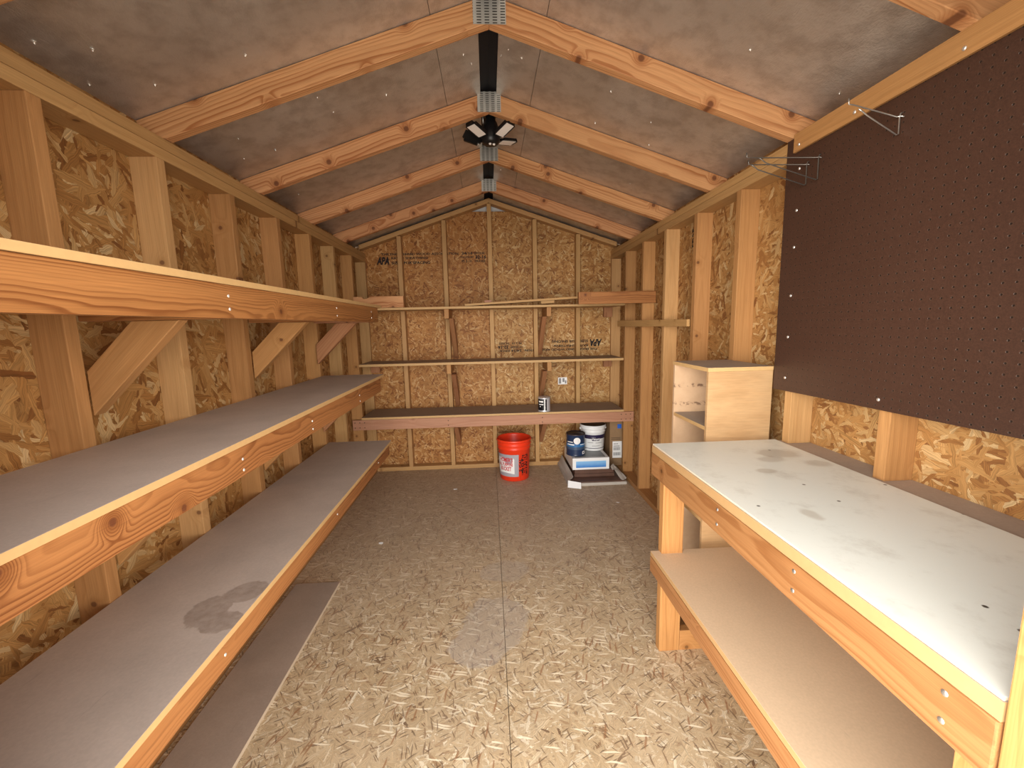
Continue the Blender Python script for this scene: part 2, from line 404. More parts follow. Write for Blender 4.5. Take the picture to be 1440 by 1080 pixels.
def lathe(name, prof, mats, parent=None, loc=(0, 0, 0), seg=48, mis=None, **props):
    bm = bmesh.new(); lathe_bm(bm, prof, (0, 0, 0), seg, mis)
    bm2 = bm
    me = finish(bm2, name)
    o = link(name, me, mats, parent, Matrix.Translation(loc), **props)
    return o
def tube_bm(bm, pts, r, seg=8):
    pts = [Vector(p) for p in pts]; rings = []
    for i, p in enumerate(pts):
        t = (pts[min(i+1, len(pts)-1)]-pts[max(i-1, 0)]).normalized()
        u = t.cross(Vector((.31, .52, .8))).normalized(); w = t.cross(u)
        rings.append([bm.verts.new(p+r*(math.cos(2*PI*k/seg)*u+math.sin(2*PI*k/seg)*w)) for k in range(seg)])
    for A, B in zip(rings, rings[1:]):
        # best alignment of the two rings
        s = min(range(seg), key=lambda q: sum((A[k].co-B[(k+q) % seg].co).length for k in range(seg)))
        for k in range(seg):
            f = bm.faces.new((A[k], A[(k+1) % seg], B[(k+1+s) % seg], B[(k+s) % seg])); f.smooth = True
    bm.faces.new(rings[0][::-1]); bm.faces.new(rings[-1])
def text_bm(bm, body, size, M, width=None, bold=.0, shear=0., warp=None):
    cu = bpy.data.curves.new('t', 'FONT'); cu.body = body; cu.size = size; cu.offset = bold; cu.shear = shear
    cu.resolution_u = 2; cu.align_x = 'LEFT'
    o = bpy.data.objects.new('t', cu); COL.objects.link(o)
    bpy.context.view_layer.update()
    me = bpy.data.meshes.new_from_object(o.evaluated_get(bpy.context.evaluated_depsgraph_get()))
    bpy.data.objects.remove(o); bpy.data.curves.remove(cu)
    if me.vertices:
        xs = [v.co.x for v in me.vertices]; x0, x1 = min(xs), max(xs)
        k = (width/(x1-x0)) if width else 1.
        base = len(bm.verts)
        for v in me.vertices:
            p = Vector(((v.co.x-x0)*k, v.co.y, 0))
            bm.verts.new(warp(p) if warp else M @ p)
        bm.verts.ensure_lookup_table()
        for p in me.polygons:
            try: bm.faces.new([bm.verts[base+i] for i in p.vertices])
            except ValueError: pass
    bpy.data.meshes.remove(me)
def flat(bm, pts, mi=0):
    f = bm.faces.new([bm.verts.new(p) for p in pts]); f.material_index = mi; return f
def cyl_pt(c, r, a, z):         # a = 0 looks towards -y, positive towards +x
    return Vector((c[0]+r*math.sin(a), c[1]-r*math.cos(a), c[2]+z))
def cyl_patch(bm, rf, a0, a1, z0, z1, n=20, mi=0, m=1):
    """patch on a (tapering) cylinder round the local z axis; rf(z) is its radius"""
    g = [[bm.verts.new(cyl_pt((0, 0, 0), rf(z0+(z1-z0)*j/m), a0+(a1-a0)*i/n, z0+(z1-z0)*j/m)) for i in range(n+1)] for j in range(m+1)]
    for j in range(m):
        for i in range(n):
            f = bm.faces.new((g[j][i], g[j][i+1], g[j+1][i+1], g[j+1][i])); f.material_index = mi; f.smooth = True

# ------------------------------------------------------------------ shell
XI, XO = 1.13, 1.219           # stud inner face, sheathing inner face
YB, YS = 3.945, 4.034          # same for the back wall
ZP0, ZP1 = 1.948, 2.024        # top plates
K = 1/3.
ridge = lambda x, z0=2.49: z0-K*abs(x)
# floor: two sheets meeting in a seam
bm = bmesh.new()
add_box(bm, (-1.30, .28, -.02), (-.0012, 4.06, 0)); add_box(bm, (.0012, .28, -.02), (1.30, 4.06, 0)); add_box(bm, (-1.30, .28, -.06), (1.30, 4.06, -.02))
bm.normal_update()
link('floor', finish(bm, 'floor'), 'osb_floor', kind='structure', label='strand board floor, pale and scuffed by the door and grey at the back')

def side_wall(side, name, mat, y0, label):
    s = -1 if side == 'l' else 1
    lo, hi = sorted((s*XO, s*(XO+.016)))
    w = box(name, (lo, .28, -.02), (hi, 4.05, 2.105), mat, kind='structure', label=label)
    xlo, xhi = sorted((s*XI, s*XO))
    k = -2
    while y0+.4064*k < 3.8:
        y = y0+.4064*k
        if y > .44: bx('stud', (xlo, y, .038), (xhi, y+.038, ZP0), 'pine_pale' if (k % 3 == 1 and s > 0) or (s < 0 and k % 4 == 1) else 'pine_stud', w)
        k += 1
    bx('stud', (xlo, 3.996, .038), (xhi, YS, ZP0), 'pine_pale', w)
    bx('sill_plate', (xlo, .44, 0), (xhi, YS, .038), 'pine_stud', w)
    bx('top_plate', (xlo, .44, ZP0), (xhi, YS, ZP0+.0375), 'pine_pale', w)
    bx('top_plate', (xlo, .44, ZP0+.0385), (xhi, YS, ZP1), 'pine_pale', w)
    return w
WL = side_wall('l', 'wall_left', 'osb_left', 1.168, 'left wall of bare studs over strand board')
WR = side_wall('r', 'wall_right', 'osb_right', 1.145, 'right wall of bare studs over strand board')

# back wall: strand board cut off below the peak, studs, sill, rake plates
bm = bmesh.new()
P2 = [(-1.235, -.02), (1.235, -.02), (1.235, 2.07), (.315, 2.385), (-.315, 2.385), (-1.235, 2.07)]
a = [bm.verts.new((x, YS, z)) for x, z in P2]; c2 = [bm.verts.new((x, YS+.012, z)) for x, z in P2]
bm.faces.new(a); bm.faces.new(c2[::-1])
for i in range(6): bm.faces.new((a[i], c2[i], c2[(i+1) % 6], a[(i+1) % 6]))
WB = link('wall_back', finish(bm, 'wall_back'), 'osb_back', kind='structure', label='back gable wall of strand board with narrow studs')
for i, x in enumerate((-.808, -.4065, 0., .4064, .8035)):
    top = ridge(x, 2.436)-.006
    bx('stud', (x-.019, YB, .038), (x+.019, YS, top), 'pine_pale', WB)
bx('sill_plate', (-XI, YB, 0), (XI, YS, .038), 'pine_pale', WB)
for s in (-1, 1):
    p = [(0, YB, 2.477), (0, YB, 2.437), (s*1.16, YB, 2.437-K*1.16), (s*1.16, YB, 2.477-K*1.16)]
    d = Vector((s, 0, -K)).normalized(); n = Vector((K*s, 0, 1)).normalized()
    zd = d.cross(n)
    T = .089 if zd.y > 0 else -.089
    prism('rake_plate', p, T, ((p[0][0]+p[2][0])/2, YB+.0445, (p[0][2]+p[2][2])/2), d, n, 'pine_pale', WB)
# pale siding seen through the slot above the strand board
box('siding', (-1.235, YS+.03, 2.0), (1.235, YS+.04, 2.56), 'pale_siding', WB)
# grade stamps
def stamp(x0, z0, s, name):
    """printed grade stamp; s = -1 turns it upside down"""
    bm = bmesh.new()
    def T(body, x, z, h, wd, bold=0., sh=0.):
        M = Matrix.Translation((x0, YS-.0012, z0)) @ Matrix(((s, 0, 0, s*x), (0, 0, -1, 0), (0, s, 0, s*z), (0, 0, 0, 1)))
        text_bm(bm, body, h/.7, M, wd, bold, sh)
    T('APA', 0, 0, .062, .115, .004, .25)
    T('THE ENGINEERED WOOD ASSOCIATION', .045, .078, .019, .70, .0008)
    T('RATED SHEATHING', .135, .043, .02, .33, .0008)
    T('SIZED FOR SPACING', .135, .0, .022, .35, .001)
    T('24/16', .775, .078, .022, .10, .001); T('EXPOSURE 1', .89, .078, .019, .11, .0008)
    T('7/16 CATEGORY', .765, .045, .018, .12, .0008); T('32-16', .90, .040, .028, .10, .0015)
    T('PS 2-10', .775, .008, .020, .09, .0008); T('THICKNESS', .89, .008, .02, .1, .0008)
    return link(name, finish(bm, name), 'stamp_ink', WB)
stamp(-1.035, 1.932, 1, 'grade_stamp'); stamp(1.052, 1.203, -1, 'grade_stamp')
bm = bmesh.new()
text_bm(bm, '22/32', .10, Matrix.Translation((XO-.0012, 2.60, 1.80)) @ Matrix(((0, 0, -1, 0), (0, -1, 0, 0), (1, 0, 0, 0), (0, 0, 0, 1))), .11, .001)
link('grade_stamp', finish(bm, 'grade_stamp'), 'stamp_ink', WR)
bm = bmesh.new(); add_box(bm, (.625, YS-.0015, .777), (.712, YS-.0005, .845))
for (xa, xb, za, zb) in ((.632, .655, .785, .838), (.668, .688, .80, .838), (.692, .706, .785, .815)):
    add_box(bm, (xa, YS-.0025, za), (xb, YS-.0016, zb), 1)
link('sticker', finish(bm, 'sticker'), ['paper', 'print_grey'], WB, label='small white printed sticker')

# front wall: the doorway the camera looks through
bm = bmesh.new()
for s in (-1, 1):
    lo, hi = sorted((s*.645, s*1.235)); add_box(bm, (lo, .333, -.02), (hi, .348, 2.27-.19))
add_box(bm, (-1.235, .333, 2.0), (1.235, .348, 2.09))
v = [bm.verts.new(p) for p in ((-1.235, .333, 2.09), (1.235, .333, 2.09), (0, .333, 2.49), (-1.235, .348, 2.09), (1.235, .348, 2.09), (0, .348, 2.49))]
for q in ((0, 1, 2), (5, 4, 3), (0, 3, 4, 1), (1, 4, 5, 2), (2, 5, 3, 0)): bm.faces.new([v[i] for i in q])
WF = link('wall_front', finish(bm, 'wall_front'), 'osb_back', kind='structure', label='front wall around the open doorway')
for s in (-1, 1):
    lo, hi = sorted((s*.604, s*.642))
    bx('door_jamb', (lo, .349, 0), (hi, .435, 1.99), 'fir_leg', WF)
bx('door_header', (-.645, .349, 1.991), (.645, .435, 2.06), 'pine_pale', WF)

# roof: foil-faced sheets each side of a felted ridge slot
bm = bmesh.new()
def slab(xa, xb, s):
    pts = [(s*xa, ridge(xa)), (s*xb, ridge(xb)), (s*xb, ridge(xb)+.013), (s*xa, ridge(xa)+.013)]
    A = [bm.verts.new((x, .20, z)) for x, z in pts]; B = [bm.verts.new((x, YS+.06, z)) for x, z in pts]
    bm.faces.new(A); bm.faces.new(B[::-1])
    for i in range(4): bm.faces.new((A[i], B[i], B[(i+1) % 4], A[(i+1) % 4]))
for s in (-1, 1):
    slab(.039, .2005, s); slab(.2025, 1.42, s)
CE = link('ceiling', finish(bm, 'ceiling'), 'roof_foil', kind='structure', label='sloping roof deck lined with dull silver foil')
bm = bmesh.new()
for s in (-1, 1):
    pts = [(0, 2.506), (s*1.42, 2.506-K*1.42), (s*1.42, 2.52-K*1.42), (0, 2.52)]
    A = [bm.verts.new((x, .20, z)) for x, z in pts]; B = [bm.verts.new((x, YS+.06, z)) for x, z in pts]
    bm.faces.new(A); bm.faces.new(B[::-1])
    for i in range(4): bm.faces.new((A[i], B[i], B[(i+1) % 4], A[(i+1) % 4]))
link('ridge_felt', finish(bm, 'ridge_felt'), 'black_felt', CE)
# roof trusses: two rafters and a pressed steel plate each
for i, y in enumerate((1.015, 1.625, 2.235, 2.86, 3.475)):
    tr = thing('roof_truss', None, None, (0, y, 2.0), parent=CE)
    for s in (-1, 1):
        d = Vector((s, 0, -K)).normalized(); n = Vector((K*s, 0, 1)).normalized()
        zb = 2.40
        p = [(0, y, zb), (s*1.126, y, zb-K*1.126), (s*1.126, y, 2.0255), (s*1.216, y, 2.0255), (s*1.216, y, zb-K*1.216+.0885), (0, y, zb+.0885)]
        T = .038 if d.cross(n).y > 0 else -.038
        prism('rafter', p, T, (s*.58, y+.019, zb-K*.58+.045), d, n, 'fir_rafter', tr)
    bm = bmesh.new(); add_box(bm, (-.057, y-.0025, -.024), (.057, y-.0005, .068))
    bmesh.ops.translate(bm, vec=(0, -y, -.03), verts=bm.verts)
    link('gusset_plate', finish(bm, 'gusset_plate'), 'galvanised_plate', tr, Matrix.Translation((.002, y, zb+.018+.03)))
# roofing nails that came through the deck
spots = [(-1.165,1.25),(-1.19,1.428),(-1.084,1.324),(-.778,1.52),(-1.06,1.511),(-.678,1.842),(-1.10,2.072),(-1.12,2.337),(-1.092,2.603),(-.438,1.98),
         (.827,1.439),(1.16,1.47),(.388,1.706),(.651,1.686),(.81,1.70)]
for (u0, u1, m) in ((.05, .14, 15), (.15, 1.05, 26)):
    for _ in range(m):
        spots.append((random.choice((-1, 1))*random.uniform(u0, u1), random.choice((random.uniform(1.70, 2.2), random.uniform(2.3, 2.8), random.uniform(2.92, 3.43)))))
nm = bmesh.new(); lathe_bm(nm, [(0, -.007), (.0022, -.003), (.0030, .0005), (.0060, .001), (0, .0015)], seg=8)
nme = finish(nm, 'nail_tip'); nme.materials.append(MAT['nail_shiny'])
for (x, y) in spots:
    o = bpy.data.objects.new('nail_tip', nme); COL.objects.link(o); o.parent = CE
    sc = random.uniform(.5, 1.15)
    o.matrix_basis = Matrix.Translation((x, y, ridge(x)-.001)) @ Euler((random.uniform(-.5, .5), random.uniform(-.5, .5), 0)).to_matrix().to_4x4() @ Matrix.Diagonal((sc, sc, sc, 1))

# ------------------------------------------------------------------ wall shelves on the left
def pin_mesh(name, r, mat):
    bm = bmesh.new(); lathe_bm(bm, [(0, .0016), (r*.7, .0013), (r, .0002), (r, -.0004)], seg=10)
    me = finish(bm, name); me.materials.append(MAT[mat]); return me
def nails(o_parent, pts, n, r=.0035, mat='nail_dark', name='nail'):
    me = pin_mesh(name, r, mat); n = Vector(n)
    for p in pts:
        o = bpy.data.objects.new(name, me); COL.objects.link(o); o.parent = o_parent
        o.matrix_basis = WM[o_parent.name].inverted() @ Matrix.Translation(p) @ n.to_track_quat('Z', 'Y').to_matrix().to_4x4()
SH_Y0, SH_Y1 = .44, 2.835
def left_shelf(z, label, top, bh, xf, beam_mat, bend, brackets=True):
    t = thing('wall_shelf', label, 'shelf', (-1.13, 1.65, z), 'shelves along the left wall')
    box('shelf_board', (-1.128, SH_Y0, z-.017), (xf+.002, SH_Y1, z), 'mdf_edge', t, .0012, topmat=top)
    bx('front_beam', (xf-.040, SH_Y0+.005, z-.0175-bh), (xf-.002, bend, z-.0175), beam_mat, t)
    if brackets:
        for y in (1.2065, 2.0194, 2.754):
            br = thing('bracket', None, None, (-1.13, y, z), parent=t)
            za = z-.018-.089
            bx('bracket_arm', (-1.128, y, za), (xf-.042, y+.0375, z-.0185), 'fir_beam' if y < 2.5 else 'fir_brown', br)
            zl = z-.367
            p = [(-1.128, y, zl+.002), (-1.128+(za-zl), y, za-.0005), (-1.128+(za-zl)-.126, y, za-.0005), (-1.128, y, zl+.126)]
            d = Vector((1, 0, 1)).normalized(); n = Vector((-1, 0, 1)).normalized()
            zd = d.cross(n)
            prism('brace', p, .0375 if zd.y > 0 else -.0375, (-1.0, y+.019, zl+.19), d, n, 'pine_stud' if y < 2.5 else 'fir_brown', br)
    return t
s1 = left_shelf(1.503, 'topmost of the three long shelves on the left wall, its top above eye level', 'mdf_dusty', .089, -.726, 'fir_beam', 2.75)
s2 = left_shelf(1.056, 'middle of the three long shelves on the left wall, with a dusty grey top', 'mdf_dusty', .086, -.737, 'fir_beam', 2.75)
s3 = left_shelf(.603, 'lowest of the three long left wall shelves, brown stain on its grey top', 'mdf_dusty_stained', .064, -.716, 'fir_beam', 2.78, False)
bx('ledger', (-1.128, SH_Y0, .52), (-1.09, SH_Y1, .585), 'fir_brown', s3)
for y in (1.30, 2.30): bx('bracket_arm', (-1.088, y, .5235), (-.76, y+.0375, .5845), 'fir_brown', s3)
for t_, pts in ((s1, [(-.7278, y, 1.486-dz) for y in (1.2, 2.02, 2.6) for dz in (.03, .065)]), (s2, [(-.7388, y, 1.03-dz) for y in (1.2, 1.68, 2.3) for dz in (.028, .06)]), (s3, [(-.7178, y, .555) for y in (1.0, 1.8, 2.5)])):
    nails(t_, pts, (1, 0, 0), .0045, 'nail_shiny', 'screw')

fb = tag(box('loose_board', (-1.10, .50, .0005), (-.868, 2.15, .0165), 'board_edge', None, .0012, topmat='mdf_grey_board'),
         'loose grey board lying on the floor under the lowest left shelf', 'board')

# ------------------------------------------------------------------ shelves across the back
def back_brace(t, x, xa, z, ztop, ybot_z, yf):
    """arm under the shelf and a slanted brace back to the stud"""
    br = thing('bracket', None, None, (x, YB, z), parent=t)
    bx('bracket_arm', (xa, yf, ztop-.078), (xa+.0375, YB-.001, ztop-.0005), 'pine_stud', br)
    p = [(x, YB+.05, ybot_z-.04), (x, YB+.05, ybot_z+.10), (x, YB-.215, ztop-.079), (x, YB-.335, ztop-.079)]
    d = Vector((0, -1, 1)).normalized(); n = Vector((0, 1, 1)).normalized(); zd = d.cross(n)
    prism('brace', p, .0375 if zd.x > 0 else -.0375, (x+.019, YB-.12, (ztop+ybot_z)/2), d, n, 'fir_brown', br)
bs1 = thing('back_shelf', 'topmost of the three shelves across the back wall, with timber offcuts on it', 'shelf', (0, 3.8, 1.51), 'shelves across the back wall')
box('shelf_board', (-1.128, 3.585, 1.503), (1.128, YB-.001, 1.521), 'mdf_edge', bs1, .001, topmat='mdf_back')
bs2 = thing('back_shelf', 'middle of the three shelves across the back wall, empty', 'shelf', (0, 3.8, 1.06), 'shelves across the back wall')
box('shelf_board', (-1.128, 3.60, 1.036), (1.128, YB-.001, 1.056), 'mdf_edge', bs2, .001, topmat='mdf_back')
for t_, z in ((bs1, 1.503), (bs2, 1.036)):
    for x, xa in ((-.362, -.400), (.4264, .4645)): back_brace(t_, x, xa, z, z-.0005, z-.39, 3.615)
    bx('corner_cleat', (1.05, 3.952, z-.09), (1.128, 3.9945, z-.0015), 'fir_brown', t_)
    bx('corner_cleat', (-1.128, 3.952, z-.09), (-1.05, 3.9945, z-.0015), 'fir_brown', t_)
bs3 = thing('back_shelf', 'lowest of the three back wall shelves, with thick front beam and small can', 'shelf', (0, 3.8, .6), 'shelves across the back wall')
box('shelf_board', (-1.128, 3.570, .588), (1.128, YB-.001, .606), 'mdf_edge', bs3, .001, topmat='mdf_back')
bx('front_beam', (-1.205, 3.5665, .500), (1.215, 3.6035-.02, .587), 'fir_red', bs3)
nails(bs3, [(x*s, 3.5665, z) for s in (-1, 1) for x in (1.105, 1.145, 1.185) for z in (.522, .565)] + [(x, 3.5665, z) for x in (-.4, .41) for z in (.52, .56)], (0, -1, 0), .0045)
for x, xa in ((-.362, -.400), (.4264, .4645)): back_brace(bs3, x, xa, .588, .587, .26, 3.60)

# timber scraps lying about up there
def birdsmouth(name, lo, hi, mat):
    x0, y0, z0 = lo; x1, y1, z1 = hi
    p = [(x0, y0, z0), (x1, y0, z0), (x1, y0, z1), (-.985, y0, z1), (-1.02, y0, z1-.018), (-1.045, y0, z1-.018), (-1.055, y0, z1-.002), (x0, y0, z1-.002)]
    return prism(name, p, -(y1-y0), ((x0+x1)/2, (y0+y1)/2, (z0+z1)/2), (1, 0, 0), (0, 0, 1), mat)
tag(birdsmouth('timber_offcut', (-1.125, 3.565, 1.522), (-.722, 3.603, 1.614), 'fir_rafter'), 'short reddish timber with a notch, on the left end of the top back shelf', 'timber')
tag(bx('timber_beam', (.636, 3.1375, 1.501), (1.217, 3.1755, 1.589), 'fir_beam'), 'orange timber nailed to a right wall stud, poking out before the top back shelf', 'timber')
pl = thing('thin_plank', 'thin pale plank lying tilted on the top back shelf', 'plank', (.3, 3.62, 1.55))
a = Vector((-.226, 3.615, 1.522)); d = Vector((1., 0, .0485)).normalized()
c = a+d*.60+Vector((0, .055, .0105))
board('plank', c, 1.20, .11, .018, d, (0, 1, 0), 'pine_pale', pl, .001)
board('cleat', a+d*.70+Vector((0, .015, -.0115)), .115, .03, .022, d, (0, 1, 0), 'pine_pale', pl, .001)
board('cleat', a+d*.195+Vector((0, .015, .029)), .06, .03, .016, d, (0, 1, 0), 'fir_red', pl, .001)
tag(bx('wood_block', (.80, 3.62, 1.5215), (.90, 3.70, 1.566), 'pine_stud'), 'small wood block propping the thin plank, behind the orange timber', 'block')
tag(board('broken_batten', (1.1205, 3.075, 1.351), 1.33, .052, .018, (0, -1, 0), (0, 0, 1), 'pine_pale', None, .001, taper=.8), 'split wooden batten nailed across the right wall studs', 'batten')

# ------------------------------------------------------------------ workbench
wb = thing('workbench', 'wooden workbench with a white top and a lower shelf along the right wall', 'workbench', (.87, 1.05, 0))
BY0, BY1 = .438, 1.595
# bench ply notched round the studs
bm = bmesh.new()
add_box(bm, (.603, BY0, .850), (1.128, BY1, .8785)) 
ys = [BY0]
for k in (-2, -1, 0, 1):
    y = 1.145+.4064*k
    if BY0 < y < BY1: ys += [y-.002, y+.040]
ys.append(BY1)
for i in range(0, len(ys)-1, 2):
    if ys[i+1] > ys[i]: add_box(bm, (1.128, ys[i], .850), (1.217, ys[i+1], .8785))
bm.normal_update()
for f in bm.faces:
    if f.normal.z > .5: f.material_index = 1
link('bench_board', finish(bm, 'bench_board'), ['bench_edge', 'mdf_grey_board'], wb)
box('top_sheet', (.6045, BY0+.001, .8788), (1.106, BY1, .884), 'board_edge', wb, .0015, topmat='white_sheet', label='white top sheet')
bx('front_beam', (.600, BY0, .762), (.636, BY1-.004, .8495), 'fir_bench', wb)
bx('back_ledger', (1.092, BY0, .762), (1.128, BY1-.004, .8495), 'fir_beam', wb)
bx('leg', (.638, 1.557, 0), (.724, BY1-.002, .8485), 'fir_leg', wb)
bx('leg', (.638, .47, 0), (.724, .508, .8485), 'fir_leg', wb)
bx('bottom_rail', (.725, 1.557, .0), (1.12, BY1-.002, .089), 'fir_leg', wb)
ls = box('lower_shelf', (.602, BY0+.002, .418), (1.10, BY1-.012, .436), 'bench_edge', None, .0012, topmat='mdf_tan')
ls.parent = wb; ls.matrix_basis = WM[wb.name].inverted() @ Matrix.Identity(4)
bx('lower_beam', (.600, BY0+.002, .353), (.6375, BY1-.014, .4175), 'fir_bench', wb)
nails(wb, [(.600, y, z) for y in (.80, 1.104, .50) for z in (.788, .832)], (-1, 0, 0), .0052, 'galv_wire', 'bolt')

# ------------------------------------------------------------------ cubby cabinet behind the bench
cb = thing('cubby_cabinet', 'tall narrow plywood cubby cabinet with open side, behind the workbench', 'cabinet', (.99, 1.83, 0))
CX0, CX1, CY0, CY1, CT = .855, 1.126, 1.66, 1.99, 1.172
box('side_panel', (CX0, CY0, .0), (CX1, CY0+.016, CT-.017), 'cabinet_ply', cb, .001)
box('side_panel', (CX0, CY1-.016, .0), (CX1, CY1, CT-.017), 'cabinet_inside', cb, .001)
box('back_panel', (CX1-.008, CY0+.0165, .0), (CX1, CY1-.0165, CT-.0175), 'cabinet_inside', cb)
box('cabinet_top', (CX0-.003, CY0-.002, CT-.0165), (CX1, CY1+.002, CT), 'mdf_edge', cb, .001, topmat='cabinet_top')
for z in (.925, .52, .10): box('shelf', (CX0+.001, CY0+.0165, z-.016), (CX1-.009, CY1-.0165, z), 'mdf_edge', cb, .001, topmat='cabinet_top')

# ------------------------------------------------------------------ pegboard and what hangs on it
pg = thing('pegboard', 'large dark brown pegboard screwed over the right wall studs', 'pegboard', (1.12, 1.05, 1.5))
bm = bmesh.new()
p = [(1.644, 1.083), (1.650, 2.022), (.45, 2.022), (.45, 1.098)]
A = [bm.verts.new((1.1185, y, z)) for y, z in p]; B = [bm.verts.new((1.1297, y, z)) for y, z in p]
bm.faces.new(A); bm.faces.new(B[::-1])
for i in range(4): bm.faces.new((A[i], B[i], B[(i+1) % 4], A[(i+1) % 4]))
link('mounted_panel', finish(bm, 'mounted_panel'), 'pegboard', pg)
sm = bmesh.new(); lathe_bm(sm, [(0, .0032), (.003, .0028), (.0052, .001), (.0055, 0)], seg=12)
sme = finish(sm, 'screw'); sme.materials.append(MAT['screw_zinc'])
def screw(p, n, parent, sc=1.):
    o = bpy.data.objects.new('screw', sme); COL.objects.link(o); o.parent = parent
    o.matrix_basis = WM[parent.name].inverted() @ Matrix.Translation(p) @ Vector(n).to_track_quat('Z', 'Y').to_matrix().to_4x4() @ Matrix.Diagonal((sc, sc, sc, 1))
for z in (1.135, 1.293, 1.449, 1.627, 1.759, 1.905): screw((1.1183, 1.579, z), (-1, 0, 0), pg)
for y in (1.177, .78): screw((1.1183, y, 1.119), (-1, 0, 0), pg)
st = thing('wood_strip', 'pale wood strip screwed along the top edge of the pegboard', 'trim strip', (1.11, 1.05, 1.998))
bx('strip', (1.1085, .45, 1.966), (1.118, 1.604, 2.030), 'pine_stud', st, bev=.001)
for y in (1.038, 1.341, 1.576, .74): screw((1.1083, y, 1.986), (-1, 0, 0), st)
def wire_bracket(y, ztop, drop, xt, zt, xd, zd, label, mat='wire_dark'):
    bm = bmesh.new(); x = 1.1165
    tube_bm(bm, [(x+.004, y, ztop+.012), (x-.004, y, ztop+.008), (x-.006, y, ztop), (x-.006, y-.001, ztop-drop), (x-.012, y-.001, ztop-drop-.002), (xd+.02, y-.001, zd-.012), (xd+.006, y, zd-.001), (xd-.004, y, zd+.004)], .0019)
    tube_bm(bm, [(x-.002, y-.010, ztop-.004), (x-.006, y-.004, ztop), (x-.012, y+.003, ztop+.001), (xt+.012, y+.003, zt), (xt, y+.003, zt+.001), (xt-.002, y+.003, zt+.016)], .0019)
    return tag(link('wire_bracket', finish(bm, 'wire_bracket'), mat), label, 'bracket', 'wire shelf brackets on the pegboard')
wire_bracket(1.19, 1.905, .045, .965, 1.936, .995, 1.92, 'bright lone wire bracket sticking out just below the wood strip on the pegboard', 'galv_wire')
wire_bracket(1.478, 1.906, .070, .860, 1.906, .905, 1.900, 'dark wire bracket at the far end of the pegboard, front one of the pair')
wire_bracket(1.532, 1.902, .067, .90, 1.903, .912, 1.897, 'dark wire bracket at the far end of the pegboard, rear one of the pair')

# ------------------------------------------------------------------ LED lamp at the ridge
lp = thing('garage_light', 'black folding garage light with square panels hanging at the ridge', 'light', (.008, 2.385, 2.31))
lc = Vector((.008, 2.385, 2.305))
lathe('lamp_body', [(0, 0), (.036, .0), (.046, .010), (.049, .030), (.047, .055), (.043, .080), (.036, .102), (.028, .115), (.024, .125), (.024, .150), (0, .152)], 'lamp_black', lp, lc, 32)
bm = bmesh.new(); add_box(bm, (lc.x-.055, 2.345, 2.452), (lc.x+.05, 2.425, 2.4735)); bmesh.ops.bevel(bm, geom=list(bm.edges), offset=.004, segments=2, affect='EDGES')
link('ceiling_box', finish(bm, 'ceiling_box'), 'lamp_black', lp)
bm = bmesh.new(); tube_bm(bm, [(lc.x+.045, 2.345, 2.455)]+[(lc.x+.045+.022*math.sin(t), 2.342, 2.435+.016*math.cos(t)) for t in [i*2*PI/14 for i in range(15)]], .003)
link('pull_loop', finish(bm, 'pull_loop'), 'lamp_black', lp)
bm = bmesh.new(); tube_bm(bm, [(lc.x-.038, 2.37, 2.47), (lc.x-.038, 2.37, 2.40)], .004); link('conduit', finish(bm, 'conduit'), 'galv_wire', lp)
def leaf(ang, tilt, roll=0.):
    lf = thing('lamp_panel', None, None, lc, parent=lp)
    M = Matrix.Translation(lc+Vector((0, 0, .028))) @ Matrix.Rotation(ang, 4, 'Z') @ Matrix.Translation((.046, 0, 0)) @ Matrix.Rotation(-tilt, 4, 'Y') @ Matrix.Rotation(roll, 4, 'X')
    bm = bmesh.new(); add_box(bm, (.004, -.036, -.006), (.112, .036, .006))
    vert = [e for e in bm.edges if abs(e.verts[0].co.z-e.verts[1].co.z) > .005]
    bmesh.ops.bevel(bm, geom=vert, offset=.014, segments=4, affect='EDGES')
    add_box(bm, (-.008, -.012, -.004), (.006, .012, .004))
    link('panel_frame', finish(bm, 'panel_frame'), 'lamp_black', lf, M)
    bm = bmesh.new(); add_box(bm, (.014, -.026, -.0078), (.098, .026, -.0062))
    link('diffuser', finish(bm, 'diffuser'), 'lamp_diffuser', lf, M)
leaf(math.radians(-135), math.radians(16)); leaf(math.radians(-45), math.radians(20))
leaf(math.radians(32), math.radians(8)); leaf(math.radians(160), math.radians(24), math.radians(-75))
bm = bmesh.new()
for (dx, dy) in ((-.004, -.014), (.016, -.006)):
    b2 = bmesh.ops.create_uvsphere(bm, u_segments=12, v_segments=8, radius=.0075)
    bmesh.ops.translate(bm, vec=lc+Vector((dx, dy, .0)), verts=b2['verts'])
link('sensor', finish(bm, 'sensor'), 'lamp_diffuser', lp)

# ------------------------------------------------------------------ small things at the back
# orange bucket
bk = thing('bucket', 'orange plastic bucket with a grey and white label on the floor', 'bucket', (.165, 3.668, 0))
BR = lambda z: .1285+.0185*z/.368
prof = [(0, .004), (.118, .004), (.122, 0), (.1285, .006), (BR(.28), .28), (BR(.28)+.005, .284), (BR(.29)+.005, .29), (BR(.30), .294), (BR(.31), .312), (BR(.32)+.006, .316), (BR(.33)+.006, .326), (BR(.33), .330),
        (BR(.345), .346), (BR(.36)+.008, .350), (BR(.36)+.008, .364), (BR(.36)+.004, .369), (BR(.36)-.002, .368), (BR(.35)-.004, .35), (.126, .01), (0, .008)]
lathe('bucket_shell', prof, 'bucket_orange', bk, (.165, 3.668, 0), 64)
bm = bmesh.new()
rf = lambda z: BR(z)+.0012
cyl_patch(bm, rf, -1.55, .22, .045, .245, 26, 0)
